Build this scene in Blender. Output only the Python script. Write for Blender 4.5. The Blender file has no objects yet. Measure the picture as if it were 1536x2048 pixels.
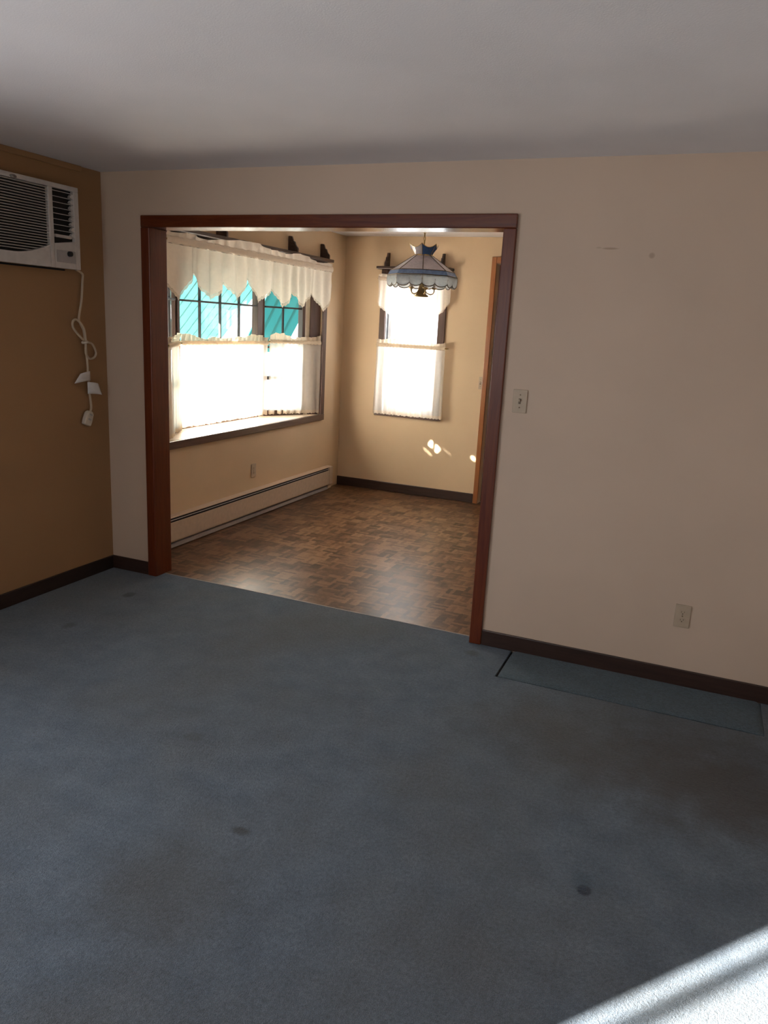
import bpy, bmesh, math, random
from mathutils import Vector, Matrix
random.seed(7)
SC = bpy.context.scene
COL = SC.collection
pi = math.pi

# ------------------------------------------------------------------ camera
def make_camera():
    yaw, pitch, roll = (math.radians(a) for a in (-22.2108, -13.7798, 3.0512))
    fw = Vector((math.sin(yaw)*math.cos(pitch), math.cos(yaw)*math.cos(pitch), math.sin(pitch)))
    rt = Vector((math.cos(yaw), -math.sin(yaw), 0)); up = rt.cross(fw)
    c, s = math.cos(roll), math.sin(roll)
    r2, u2 = c*rt + s*up, -s*rt + c*up
    cam = bpy.data.cameras.new('camera'); o = bpy.data.objects.new('camera', cam); COL.objects.link(o)
    cam.sensor_fit = 'VERTICAL'; cam.sensor_height = 36; cam.sensor_width = 27
    cam.lens = 1526.8/2048*36
    cam.clip_start = 0.02; cam.clip_end = 200
    m = Matrix((r2, u2, -fw)).transposed().to_4x4(); m.translation = (3.4652, -3.7914, 1.6556)
    o.matrix_world = m
    SC.camera = o
make_camera()

# ------------------------------------------------------------------ light
SC.view_settings.view_transform = 'Standard'; SC.view_settings.look = 'None'
SC.view_settings.gamma = 1; SC.view_settings.use_curve_mapping = False
SC.view_settings.exposure = 0.66
world = bpy.data.worlds.new('sky'); SC.world = world; world.use_nodes = True
bg = world.node_tree.nodes['Background']
bg.inputs['Color'].default_value = (0.88, 0.95, 1.0, 1); bg.inputs['Strength'].default_value = 2.2

SUN_EL = math.radians(26)
SUN_DIR = Vector((0.644*math.cos(SUN_EL), 0.765*math.cos(SUN_EL), -math.sin(SUN_EL)))
def lamp(name, kind, loc, direction, energy, color, **kw):
    l = bpy.data.lights.new(name, kind); o = bpy.data.objects.new(name, l); COL.objects.link(o)
    l.energy = energy; l.color = color
    for k, v in kw.items(): setattr(l, k, v)
    o.location = loc; o.rotation_euler = Vector(direction).to_track_quat('-Z', 'Y').to_euler()
    return o
lamp('sun', 'SUN', (-8, -10, 8), SUN_DIR, 36.0, (1.0, 0.93, 0.82), angle=0.010)
# daylight standing in the windows (living room bay out of the frame, rear window, dining bay, small window)
def window_light(name, loc, direction, w, h, energy, color):
    return lamp(name, 'AREA', loc, direction, energy, color, shape='RECTANGLE', size=w, size_y=h)
window_light('daylight_living_bay', (-0.27, -3.43, 1.22), (1, 0, 0), 2.0, .82, 40, (0.90, 0.95, 1.0))
window_light('daylight_dining_bay', (-0.305, 1.68, 1.11), (1, 0, 0), 1.12, 0.60, 52, (1.0, 0.95, 0.86))
window_light('daylight_dining_bay_side', (-0.165, 2.62, 1.12), (0.872, -0.489, 0), 0.44, 0.58, 1.6, (0.95, 0.97, 1.0))
window_light('daylight_small_window', (0.737, 3.44, 1.40), (0, -1, 0), 0.54, 1.2, 15, (0.95, 0.97, 1.0))

# ------------------------------------------------------------------ mesh helpers
class MB:
    def __init__(self): self.v = []; self.f = []; self.sm = []
    def add(self, vs, fs, smooth=False, M=None):
        b = len(self.v)
        for p in vs:
            p = Vector(p); self.v.append(tuple(M @ p) if M is not None else tuple(p))
        for f in fs: self.f.append([b+i for i in f]); self.sm.append(smooth)
        return self
    def box(self, x0, x1, y0, y1, z0, z1, M=None):
        vs = [(x, y, z) for x in (x0, x1) for y in (y0, y1) for z in (z0, z1)]
        return self.add(vs, [(0,1,3,2),(4,6,7,5),(0,4,5,1),(2,3,7,6),(0,2,6,4),(1,5,7,3)], M=M)
    def prism(self, pts, h0, h1, axis='z', M=None):
        n = len(pts)
        def P(a, b, h): return {'z': (a,b,h), 'y': (a,h,b), 'x': (h,a,b)}[axis]
        vs = [P(a,b,h0) for a,b in pts] + [P(a,b,h1) for a,b in pts]
        fs = [tuple(range(n-1,-1,-1)), tuple(range(n,2*n))] + [(i,(i+1)%n,n+(i+1)%n,n+i) for i in range(n)]
        return self.add(vs, fs, M=M)
    def lathe(self, prof, c=(0,0,0), seg=24, cap=False, smooth=True, M=None, a0=0):
        vs = []; fs = []
        for r, z in prof:
            for k in range(seg):
                a = a0 + 2*pi*k/seg; vs.append((c[0]+r*math.cos(a), c[1]+r*math.sin(a), c[2]+z))
        for i in range(len(prof)-1):
            for k in range(seg):
                k2 = (k+1) % seg; fs.append((i*seg+k, i*seg+k2, (i+1)*seg+k2, (i+1)*seg+k))
        self.add(vs, fs, smooth, M)
        if cap:
            b = len(self.v) - len(vs)
            self.f.append([b+k for k in range(seg-1,-1,-1)]); self.sm.append(False)
            self.f.append([b+(len(prof)-1)*seg+k for k in range(seg)]); self.sm.append(False)
        return self
    def tube(self, pts, r, seg=8, closed=False, smooth=True, flat=1.0):
        pts = [Vector(p) for p in pts]; n = len(pts); vs = []; fs = []
        prev = None
        for i, p in enumerate(pts):
            if closed: t = pts[(i+1)%n] - pts[i-1]
            else: t = pts[min(i+1,n-1)] - pts[max(i-1,0)]
            t.normalize()
            if prev is None:
                a = Vector((0,0,1)) if abs(t.z) < .9 else Vector((1,0,0))
                u = t.cross(a).normalized()
            else: u = (prev - t*prev.dot(t)).normalized()
            prev = u; w = t.cross(u)
            rr = r[i] if isinstance(r, (list, tuple)) else r
            for k in range(seg):
                a = 2*pi*k/seg; vs.append(p + rr*(math.cos(a)*u + flat*math.sin(a)*w))
        m = n if closed else n-1
        for i in range(m):
            for k in range(seg):
                k2 = (k+1)%seg; j = (i+1)%n
                fs.append((i*seg+k, i*seg+k2, j*seg+k2, j*seg+k))
        if not closed:
            fs.append(tuple(range(seg-1,-1,-1))); fs.append(tuple((n-1)*seg+k for k in range(seg)))
        return self.add(vs, fs, smooth)
    def grid(self, fn, nu, nv, smooth=True, closed=False):
        vs = [fn(i/nu, j/nv) for j in range(nv+1) for i in range(nu+1)]
        fs = [(j*(nu+1)+i, j*(nu+1)+i+1, (j+1)*(nu+1)+i+1, (j+1)*(nu+1)+i) for j in range(nv) for i in range(nu)]
        return self.add(vs, fs, smooth)
    def build(self, name, m, parent=None, bevel=0, seg=2, loc=None, recalc=True):
        me = bpy.data.meshes.new(name); me.from_pydata(self.v, [], self.f)
        me.polygons.foreach_set('use_smooth', self.sm)
        if recalc:
            bm = bmesh.new(); bm.from_mesh(me); bmesh.ops.recalc_face_normals(bm, faces=bm.faces); bm.to_mesh(me); bm.free()
        me.materials.append(m); me.update()
        o = bpy.data.objects.new(name, me); COL.objects.link(o)
        if parent is not None:
            o.parent = parent; o.matrix_parent_inverse = Matrix.Translation(-parent.location)
        if bevel:
            b = o.modifiers.new('bevel', 'BEVEL'); b.width = bevel; b.segments = seg; b.limit_method = 'ANGLE'; b.angle_limit = 0.6
        return o
def tag(o, label, cat=None, group=None, kind=None):
    o['label'] = label
    if cat: o['category'] = cat
    if group: o['group'] = group
    if kind: o['kind'] = kind
    return o
def struct(o, label=None):
    o['kind'] = 'structure'
    if label: o['label'] = label
    return o
def thing(name, label, cat, loc=(0,0,0), group=None):
    o = bpy.data.objects.new(name, None); COL.objects.link(o); o.location = loc; o.empty_display_size = .05
    return tag(o, label, cat, group)
def empty(name, loc=(0,0,0)):
    o = bpy.data.objects.new(name, None); COL.objects.link(o); o.location = loc; o.empty_display_size = .05
    return o

# ------------------------------------------------------------------ materials
def new_mat(name):
    m = bpy.data.materials.new(name); m.use_nodes = True
    nt = m.node_tree; return m, nt, nt.nodes['Principled BSDF']
def N(nt, t, **kw):
    n = nt.nodes.new(t)
    for k, v in kw.items():
        if k in n.inputs: n.inputs[k].default_value = v
        else: setattr(n, k, v)
    return n
def ramp(nt, src, stops):
    r = nt.nodes.new('ShaderNodeValToRGB'); el = r.color_ramp.elements
    while len(el) < len(stops): el.new(.5)
    for e, (p, c) in zip(el, stops): e.position = p; e.color = (*c, 1)
    nt.links.new(src, r.inputs[0]); return r.outputs[0]
def bump(nt, bsdf, src, strength, dist=0.01):
    b = N(nt, 'ShaderNodeBump', Strength=strength, Distance=dist)
    nt.links.new(src, b.inputs['Height']); nt.links.new(b.outputs[0], bsdf.inputs['Normal'])
def coords(nt, scale=(1,1,1), rot=(0,0,0)):
    t = nt.nodes.new('ShaderNodeTexCoord'); mp = nt.nodes.new('ShaderNodeMapping')
    mp.inputs['Scale'].default_value = scale; mp.inputs['Rotation'].default_value = rot
    nt.links.new(t.outputs['Object'], mp.inputs['Vector']); return mp.outputs[0]
def noise(nt, vec, scale, detail=3, rough=.5, dist=0):
    n = N(nt, 'ShaderNodeTexNoise', Scale=scale, Detail=detail, Roughness=rough, Distortion=dist)
    nt.links.new(vec, n.inputs['Vector']); return n.outputs['Fac']
def plain(name, col, rough=.5, metal=0, spec=.5, var=.06, nscale=30, bmp=0, coat=0):
    m, nt, b = new_mat(name)
    f = noise(nt, coords(nt), nscale, 4)
    lo = tuple(c*(1-var) for c in col); hi = tuple(min(1, c*(1+var)) for c in col)
    nt.links.new(ramp(nt, f, [(.3, lo), (.7, hi)]), b.inputs['Base Color'])
    b.inputs['Roughness'].default_value = rough; b.inputs['Metallic'].default_value = metal
    b.inputs['Specular IOR Level'].default_value = spec; b.inputs['Coat Weight'].default_value = coat
    if bmp: bump(nt, b, f, bmp, .002)
    return m
def paint(name, col, rough=.65, bmp=.12, marks=()):
    m, nt, b = new_mat(name)
    v = coords(nt); f = noise(nt, v, 1.6, 3); g = noise(nt, v, 180, 2)
    lo = tuple(c*.96 for c in col); hi = tuple(min(1, c*1.03) for c in col)
    c = ramp(nt, f, [(.35, lo), (.65, hi)])
    for (x, y, z, rx, rz, colr, fac) in marks:         # scuffs with a shape of their own, in wall coordinates
        sx = N(nt, 'ShaderNodeMapping'); sx.vector_type = 'POINT'
        sx.inputs['Location'].default_value = (-x/rx, 0, -z/rz); sx.inputs['Scale'].default_value = (1/rx, 0, 1/rz)
        t = nt.nodes.new('ShaderNodeTexCoord'); nt.links.new(t.outputs['Object'], sx.inputs[0])
        ln = N(nt, 'ShaderNodeVectorMath', operation='LENGTH'); nt.links.new(sx.outputs[0], ln.inputs[0])
        mr = N(nt, 'ShaderNodeMapRange'); mr.inputs[1].default_value = .5; mr.inputs[2].default_value = 1; mr.inputs[3].default_value = fac; mr.inputs[4].default_value = 0
        nt.links.new(ln.outputs['Value'], mr.inputs[0])
        mx = N(nt, 'ShaderNodeMix', data_type='RGBA'); nt.links.new(mr.outputs[0], mx.inputs[0])
        nt.links.new(c, mx.inputs[6]); mx.inputs[7].default_value = (*colr, 1); c = mx.outputs[2]
    nt.links.new(c, b.inputs['Base Color'])
    b.inputs['Roughness'].default_value = rough; b.inputs['Specular IOR Level'].default_value = .25
    bump(nt, b, g, bmp, .002)
    return m
def wood(name, dark, light, axis='z', rough=.3, coat=.3, scale=1.0):
    m, nt, b = new_mat(name)
    sc = {'x': (1.5, 22, 22), 'y': (22, 1.5, 22), 'z': (22, 22, 1.5)}[axis]
    v = coords(nt, tuple(s*scale for s in sc)); f = noise(nt, v, 2.2, 6, .62, .8)
    nt.links.new(ramp(nt, f, [(.28, dark), (.72, light)]), b.inputs['Base Color'])
    b.inputs['Roughness'].default_value = rough; b.inputs['Coat Weight'].default_value = coat; b.inputs['Coat Roughness'].default_value = .22
    bump(nt, b, f, .12, .002)
    return m
def cloth(name, col, transl=.45, transp=.12, weave=900):
    m, nt, b = new_mat(name); nt.nodes.remove(b)
    out = nt.nodes['Material Output']
    v = coords(nt); f = noise(nt, v, 40, 3)
    c = ramp(nt, f, [(.3, tuple(x*.95 for x in col)), (.7, col)])
    d = N(nt, 'ShaderNodeBsdfDiffuse'); t = N(nt, 'ShaderNodeBsdfTranslucent'); tr = N(nt, 'ShaderNodeBsdfTransparent')
    nt.links.new(c, d.inputs[0]); nt.links.new(c, t.inputs[0])
    m1 = N(nt, 'ShaderNodeMixShader'); m1.inputs[0].default_value = transl
    m2 = N(nt, 'ShaderNodeMixShader'); m2.inputs[0].default_value = transp
    nt.links.new(d.outputs[0], m1.inputs[1]); nt.links.new(t.outputs[0], m1.inputs[2])
    nt.links.new(m1.outputs[0], m2.inputs[1]); nt.links.new(tr.outputs[0], m2.inputs[2])
    nt.links.new(m2.outputs[0], out.inputs[0])
    return m
def math_n(nt, op, a, b=None):
    n = N(nt, 'ShaderNodeMath', operation=op)
    for i, x in enumerate((a, b)):
        if x is None: continue
        if isinstance(x, (int, float)): n.inputs[i].default_value = x
        else: nt.links.new(x, n.inputs[i])
    return n.outputs[0]
def pane_mat(name, tint=(1,1,1)):
    m, nt, b = new_mat(name); nt.nodes.remove(b)
    out = nt.nodes['Material Output']
    tr = N(nt, 'ShaderNodeBsdfTransparent'); tr.inputs[0].default_value = (*tint, 1)
    g = N(nt, 'ShaderNodeBsdfGlossy'); g.inputs['Roughness'].default_value = .02
    lw = N(nt, 'ShaderNodeLayerWeight', Blend=.5); mx = N(nt, 'ShaderNodeMixShader')
    fr = math_n(nt, 'ADD', math_n(nt, 'MULTIPLY', math_n(nt, 'POWER', lw.outputs['Facing'], 5.0), .9), .03)
    nt.links.new(fr, mx.inputs[0]); nt.links.new(tr.outputs[0], mx.inputs[1]); nt.links.new(g.outputs[0], mx.inputs[2])
    nt.links.new(mx.outputs[0], out.inputs[0]); return m
def art_glass(name, col, dark, transl=.35, transp=0.0):
    m, nt, b = new_mat(name); out = nt.nodes['Material Output']
    f = noise(nt, coords(nt), 26, 5, .6, 1.5)
    c = ramp(nt, f, [(.3, dark), (.65, col)])
    nt.links.new(c, b.inputs['Base Color']); b.inputs['Roughness'].default_value = .12
    t = N(nt, 'ShaderNodeBsdfTranslucent'); nt.links.new(c, t.inputs[0])
    mx = N(nt, 'ShaderNodeMixShader'); mx.inputs[0].default_value = transl
    nt.links.new(b.outputs[0], mx.inputs[1]); nt.links.new(t.outputs[0], mx.inputs[2]); last = mx
    if transp:
        tr = N(nt, 'ShaderNodeBsdfTransparent'); tr.inputs[0].default_value = (.9,.93,.95,1)
        m2 = N(nt, 'ShaderNodeMixShader'); m2.inputs[0].default_value = transp
        nt.links.new(mx.outputs[0], m2.inputs[1]); nt.links.new(tr.outputs[0], m2.inputs[2]); last = m2
    nt.links.new(last.outputs[0], out.inputs[0]); return m
def parquet_mat():
    m, nt, b = new_mat('parquet_vinyl')
    t = nt.nodes.new('ShaderNodeTexCoord')
    nz = N(nt, 'ShaderNodeTexNoise', Scale=60, Detail=3); nt.links.new(t.outputs['Object'], nz.inputs['Vector'])
    mad = N(nt, 'ShaderNodeVectorMath', operation='MULTIPLY_ADD'); nt.links.new(nz.outputs['Color'], mad.inputs[0])
    mad.inputs[1].default_value = (.022,.022,0); nt.links.new(t.outputs['Object'], mad.inputs[2])
    sp = nt.nodes.new('ShaderNodeSeparateXYZ'); nt.links.new(mad.outputs[0], sp.inputs[0])
    T = .10
    X = math_n(nt, 'DIVIDE', sp.outputs[0], T); Y = math_n(nt, 'DIVIDE', sp.outputs[1], T)
    fx = math_n(nt, 'FLOOR', X); fy = math_n(nt, 'FLOOR', Y)
    par = math_n(nt, 'MODULO', math_n(nt, 'ADD', math_n(nt, 'ADD', fx, fy), 400), 2)
    ux = math_n(nt, 'SUBTRACT', X, fx); uy = math_n(nt, 'SUBTRACT', Y, fy)
    mixu = N(nt, 'ShaderNodeMix', data_type='FLOAT'); nt.links.new(par, mixu.inputs[0]); nt.links.new(ux, mixu.inputs[2]); nt.links.new(uy, mixu.inputs[3])
    st = math_n(nt, 'FLOOR', math_n(nt, 'MULTIPLY', mixu.outputs[0], 4))
    cb = nt.nodes.new('ShaderNodeCombineXYZ'); nt.links.new(fx, cb.inputs[0]); nt.links.new(fy, cb.inputs[1]); nt.links.new(st, cb.inputs[2])
    wn = nt.nodes.new('ShaderNodeTexWhiteNoise'); nt.links.new(cb.outputs[0], wn.inputs['Vector'])
    c2 = nt.nodes.new('ShaderNodeCombineXYZ'); nt.links.new(fx, c2.inputs[0]); nt.links.new(fy, c2.inputs[1])
    wn2 = nt.nodes.new('ShaderNodeTexWhiteNoise'); nt.links.new(c2.outputs[0], wn2.inputs['Vector'])
    g = noise(nt, t.outputs['Object'], 34, 5, .65)
    s = math_n(nt, 'ADD', math_n(nt, 'MULTIPLY', wn.outputs['Value'], .34), math_n(nt, 'MULTIPLY', wn2.outputs['Value'], .22))
    s = math_n(nt, 'ADD', s, math_n(nt, 'MULTIPLY', g, .5))
    nt.links.new(ramp(nt, s, [(.30, (.048,.020,.009)), (.50, (.118,.055,.027)), (.70, (.225,.122,.062))]), b.inputs['Base Color'])
    b.inputs['Roughness'].default_value = .31; b.inputs['Specular IOR Level'].default_value = .34
    bump(nt, b, g, .05, .002)
    return m
def carpet_mat(name, base, light, soil, use_marks=True):
    m, nt, b = new_mat(name)
    t = nt.nodes.new('ShaderNodeTexCoord'); v = t.outputs['Object']
    big = noise(nt, v, .9, 4, .55); mid = noise(nt, v, 7, 4, .6); fine = noise(nt, v, 420, 2, .7); tuft = noise(nt, v, 130, 3, .7)
    c = ramp(nt, mid, [(.3, base), (.7, light)])
    def mixin(fac, colr):
        nonlocal c
        mx = N(nt, 'ShaderNodeMix', data_type='RGBA'); nt.links.new(fac, mx.inputs[0]); nt.links.new(c, mx.inputs[6])
        if isinstance(colr, tuple): mx.inputs[7].default_value = (*colr, 1)
        else: nt.links.new(colr, mx.inputs[7])
        c = mx.outputs[2]
    if use_marks:
        mixin(ramp(nt, big, [(.46, (0,0,0)), (.68, (.7,.7,.7))]), soil)
        # furniture dents as dark spots, small stains and broad darker patches in the pile
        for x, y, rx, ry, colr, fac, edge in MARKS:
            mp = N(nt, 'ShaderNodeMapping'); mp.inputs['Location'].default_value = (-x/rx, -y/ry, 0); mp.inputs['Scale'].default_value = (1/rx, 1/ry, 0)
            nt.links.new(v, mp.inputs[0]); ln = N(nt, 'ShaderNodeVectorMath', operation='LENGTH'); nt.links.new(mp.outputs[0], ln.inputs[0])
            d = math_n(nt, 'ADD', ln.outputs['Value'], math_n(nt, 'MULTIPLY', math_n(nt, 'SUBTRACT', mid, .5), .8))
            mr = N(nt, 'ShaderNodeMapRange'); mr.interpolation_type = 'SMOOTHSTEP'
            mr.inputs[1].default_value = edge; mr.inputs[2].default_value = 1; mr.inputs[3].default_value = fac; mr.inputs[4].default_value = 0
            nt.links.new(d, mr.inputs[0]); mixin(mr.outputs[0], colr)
    mul = N(nt, 'ShaderNodeMix', data_type='RGBA', blend_type='MULTIPLY'); mul.inputs[0].default_value = 1
    nt.links.new(c, mul.inputs[6]); nt.links.new(ramp(nt, fine, [(.3, (.50,.50,.50)), (.7, (1.30,1.30,1.30))]), mul.inputs[7])
    grain = noise(nt, v, 75, 3, .75)
    mu2 = N(nt, 'ShaderNodeMix', data_type='RGBA', blend_type='MULTIPLY'); mu2.inputs[0].default_value = 1
    nt.links.new(mul.outputs[2], mu2.inputs[6]); nt.links.new(ramp(nt, grain, [(.3, (.72,.72,.72)), (.7, (1.28,1.28,1.28))]), mu2.inputs[7])
    nt.links.new(mu2.outputs[2], b.inputs['Base Color'])
    b.inputs['Roughness'].default_value = .95; b.inputs['Specular IOR Level'].default_value = .1
    b.inputs['Sheen Weight'].default_value = .25; b.inputs['Sheen Roughness'].default_value = .5
    h = math_n(nt, 'ADD', math_n(nt, 'MULTIPLY', fine, .5), tuft)
    bump(nt, b, h, 1.0, .010)
    return m
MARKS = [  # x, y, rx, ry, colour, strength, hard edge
    (3.72, -.85, .75, .55, (.066,.055,.045), .85, .1),  # broad soft dark brown patch at the right
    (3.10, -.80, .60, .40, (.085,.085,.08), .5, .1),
    (3.331, -1.673, .026, .028, (.008,.025,.055), 1.0, .55),
    (3.32, -1.63, .05, .06, (.05,.10,.15), .6, .2),
    (.439, -.364, .045, .06, (.025,.04,.06), .8, .4),
    (.488, -.885, .05, .07, (.03,.045,.06), .6, .3),
    (2.242, -1.91, .05, .03, (.035,.04,.045), .75, .3),
    (1.75, -1.5, .05, .04, (.04,.05,.055), .4, .3),
    (2.52, -.14, .06, .05, (.05,.06,.055), .5, .3),
    (2.2, -2.25, .35, .3, (.09,.09,.08), .5, .1),
]
M = {}
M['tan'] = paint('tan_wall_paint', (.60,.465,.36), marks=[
    (2.967,0,2.047,.045,.006,(.30,.20,.13),.55), (2.915,0,2.05,.015,.005,(.34,.24,.16),.35),
    (3.152,0,2.019,.016,.016,(.30,.20,.13),.5)])
M['tan_side'] = paint('shaded_tan_side_wall', (.36,.205,.10))  # side wall paint darkened, its shade put into the colour
M['tan_dining'] = paint('warm_tan_dining_paint', (.66,.495,.325))
M['ceiling'] = paint('swirled_ceiling_plaster', (.78,.75,.76), .8, .3)
M['oak'] = wood('red_oak_vertical', (.085,.011,.002), (.160,.033,.007), 'z', .36, .1)
M['oak_x'] = wood('red_oak_across', (.082,.011,.002), (.150,.032,.007), 'x', .2, .25)
M['oak_door'] = wood('amber_oak', (.26,.085,.022), (.40,.15,.045), 'z', .3)
M['base_x'] = wood('dark_stained_across', (.022,.010,.007), (.05,.024,.017), 'x', .4)
M['base_y'] = wood('dark_stained_along', (.014,.007,.005), (.032,.017,.012), 'y', .5, .1)
M['brown_y'] = wood('walnut_trim_along', (.075,.038,.026), (.125,.07,.05), 'y', .4)
M['brown_z'] = wood('walnut_trim_upright', (.055,.025,.017), (.10,.050,.035), 'z', .5, .05)
M['muntin'] = plain('dark_muntin_paint', (.035,.026,.024), .6)
M['brown_x'] = wood('walnut_trim_across', (.07,.034,.024), (.12,.064,.046), 'x', .4)
M['shelf'] = wood('dark_walnut_shelf', (.028,.013,.009), (.06,.03,.022), 'y', .4)
M['sill'] = plain('cream_sill_laminate', (.62,.50,.38), .35)
M['cream'] = plain('cream_jamb_paint', (.66,.56,.44), .5)
M['white'] = plain('white_vinyl', (.78,.80,.84), .4)
M['dark'] = plain('dark_gap', (.012,.011,.012), .8)
M['black'] = plain('black_recess', (.006,.006,.006), .7)  # near-black puts the shade inside recesses into the colour
M['parquet'] = parquet_mat()
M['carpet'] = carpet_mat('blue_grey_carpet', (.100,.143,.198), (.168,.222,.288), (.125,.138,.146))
M['carpet_blue'] = carpet_mat('unfaded_blue_carpet', (.075,.125,.165), (.10,.155,.195), (.1,.1,.1), False)
M['seam'] = plain('pale_carpet_binding', (.40,.36,.33), .7)
M['heater'] = plain('beige_heater_enamel', (.60,.47,.36), .4)
M['heater_kick'] = plain('grey_heater_kick', (.42,.40,.40), .5)
M['ac'] = plain('offwhite_plastic', (.60,.56,.53), .45)
M['ac_grey'] = plain('grey_control_plastic', (.42,.39,.38), .4)
M['ac_slat'] = plain('beige_grille_plastic', (.55,.50,.46), .5)
M['badge'] = plain('grey_badge', (.22,.20,.19), .35)
M['cord'] = plain('cream_cord', (.55,.44,.32), .5)
M['plug'] = plain('cream_plug', (.62,.54,.44), .4)
M['paper'] = plain('white_tag_paper', (.75,.72,.70), .7)
M['ivory'] = plain('ivory_plastic', (.47,.37,.27), .35)
M['ivory_dark'] = plain('ivory_slots', (.10,.065,.04), .5)
M['screw'] = plain('dull_screw', (.30,.22,.15), .4, .6)
M['valance'] = cloth('cream_valance_cloth', (.91,.81,.70), .28, .02)
M['cafe'] = cloth('sheer_cream_cloth', (.90,.82,.72), .5, .18)
M['cafe_head'] = cloth('gathered_cream_cloth', (.85,.72,.57), .32, .03)
M['lace'] = cloth('cream_lace', (.84,.72,.58), .3, .18)
M['pane'] = pane_mat('clear_glass')
M['brass'] = plain('aged_brass', (.45,.32,.14), .3, .9)
M['came'] = plain('dark_brass_came', (.12,.09,.06), .45, .7)
M['shade_glass'] = art_glass('lavender_slag_glass', (.56,.50,.52), (.44,.40,.43), .3)
M['band_glass'] = art_glass('blue_slag_glass', (.20,.30,.50), (.12,.18,.34), .3)
M['crown_glass'] = art_glass('blue_crown_glass', (.10,.20,.42), (.07,.15,.33), .35)
M['clear_glass'] = art_glass('clear_textured_glass', (.80,.84,.86), (.62,.68,.72), .4, .5)
M['rim_bulb'] = plain('frosted_bulb', (.8,.78,.74), .3)
M['teal'] = cloth('shaded_teal_fibreglass', (.05,.235,.26), .6, 0)  # deeper copy of the teal, lack of sun put into the colour
M['teal_pale'] = cloth('sunlit_teal_fibreglass', (.18,.43,.45), .6, 0)  # lighter copy of the teal, sun coming through put into the colour
M['ground'] = plain('pale_concrete', (.55,.54,.50), .9, nscale=3)

# ------------------------------------------------------------------ room shell
H, HD, W, D = 2.44, 2.478, .139, 3.338
XR, YR = 4.6, -5.2
OX1, OX2, OZ = .362, 2.462, 2.132          # cased opening
def shell(name, mat, boxes, label):
    b = MB()
    for q in boxes: b.box(*q)
    return struct(b.build(name, mat), label)
# living carpet: field cut round the separate strip by the wall, tongue into the opening
SX0, SX1, SY0 = 2.708, 3.905, -.340
b = MB()
for q in [(0,XR,YR,SY0-.012), (0,SX0-.012,SY0-.012,0), (SX1+.001,XR,SY0-.012,0), (OX1-.02,OX2+.02,0,.071)]:
    b.box(q[0], q[1], q[2], q[3], -.012, 0)
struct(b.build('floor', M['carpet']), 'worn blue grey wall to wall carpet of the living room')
shell('floor_subfloor', M['dark'], [(-.2,XR+.1,YR-.1,.0, -.05,-.012)], 'dark floor under the carpet')
shell('floor_dining', M['parquet'], [(0,3.9,.071,D+.16, -.06,-.006), (OX1-.02,OX2+.02,-.0,.071,-.06,-.013)], 'brown parquet pattern vinyl floor of the dining room')
struct(MB().box(OX1,OX2,.069,.075,-.006,.002).build('trim_carpet_edge', M['seam']), 'pale binding where carpet meets vinyl')
shell('ceiling', M['ceiling'], [(-.15,XR+.1,YR-.1,0, H,H+.1)], 'white swirled plaster ceiling')
shell('ceiling_dining', M['ceiling'], [(-.5,4.0,0,D+.3, HD,HD+.1)], 'cream ceiling of the dining room')
shell('wall_back', M['tan'], [(0,OX1-.01,0,W,-.05,HD), (OX2+.01,XR,0,W,-.05,HD), (OX1-.01,OX2+.01,0,W,OZ+.01,HD)], 'tan wall with the wide cased opening')
LY0, LY1 = -4.50, -2.35
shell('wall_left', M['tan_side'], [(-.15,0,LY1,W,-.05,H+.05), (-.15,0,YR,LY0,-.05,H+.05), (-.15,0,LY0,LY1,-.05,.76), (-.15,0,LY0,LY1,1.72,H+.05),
      (-.36,-.30,LY0-.1,LY1+.1,.6,2.2), (-.36,-.15,LY1,LY1+.06,.6,2.2), (-.36,-.15,LY0-.06,LY0,.6,2.2), (-.36,-.15,LY0,LY1,1.72,1.85), (-.36,-.15,LY0,LY1,.66,.76)], 'shade-darkened tan side wall under the air conditioner')
shell('wall_right', M['tan'], [(XR,XR+.1,YR,W,-.05,H+.05)], 'tan wall at the right of the living room')
RX0, RX1, RZ0, RZ1 = .69, 1.80, 1.0, 2.38
shell('wall_rear', M['tan'], [(0,RX0,YR-.1,YR,-.05,H+.05), (RX1,XR,YR-.1,YR,-.05,H+.05), (RX0,RX1,YR-.1,YR,-.05,RZ0), (RX0,RX1,YR-.1,YR,RZ1,H+.05)], 'tan wall behind the viewer')
BY0, BY1, BZ0, BZ1 = .556, 2.884, .772, 2.10
shell('wall_dining_left', M['tan_dining'], [(-.15,0,W,BY0,-.05,HD), (-.15,0,BY1,D,-.05,HD), (-.15,0,BY0,BY1,-.05,BZ0-.03), (-.15,0,BY0,BY1,BZ1,HD)], 'warm tan dining wall with the bay window')
WX0, WX1, WZ0, WZ1 = .463, 1.012, .80, 2.08
DX0, DX1, DZ = 1.538, 2.45, 2.248
shell('wall_dining_far', M['tan_dining'], [(-.15,WX0,D,D+.15,-.05,HD), (WX1,DX0,D,D+.15,-.05,HD), (WX0,WX1,D,D+.15,-.05,WZ0), (WX0,WX1,D,D+.15,WZ1,HD),
      (DX0,DX1,D,D+.15,DZ,HD), (DX1,4.0,D,D+.15,-.05,HD)], 'warm tan far wall of the dining room with the small window')
shell('wall_dining_right', M['tan_dining'], [(3.9,4.0,W,D,-.05,HD)], 'tan dining room wall out of view')
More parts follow.
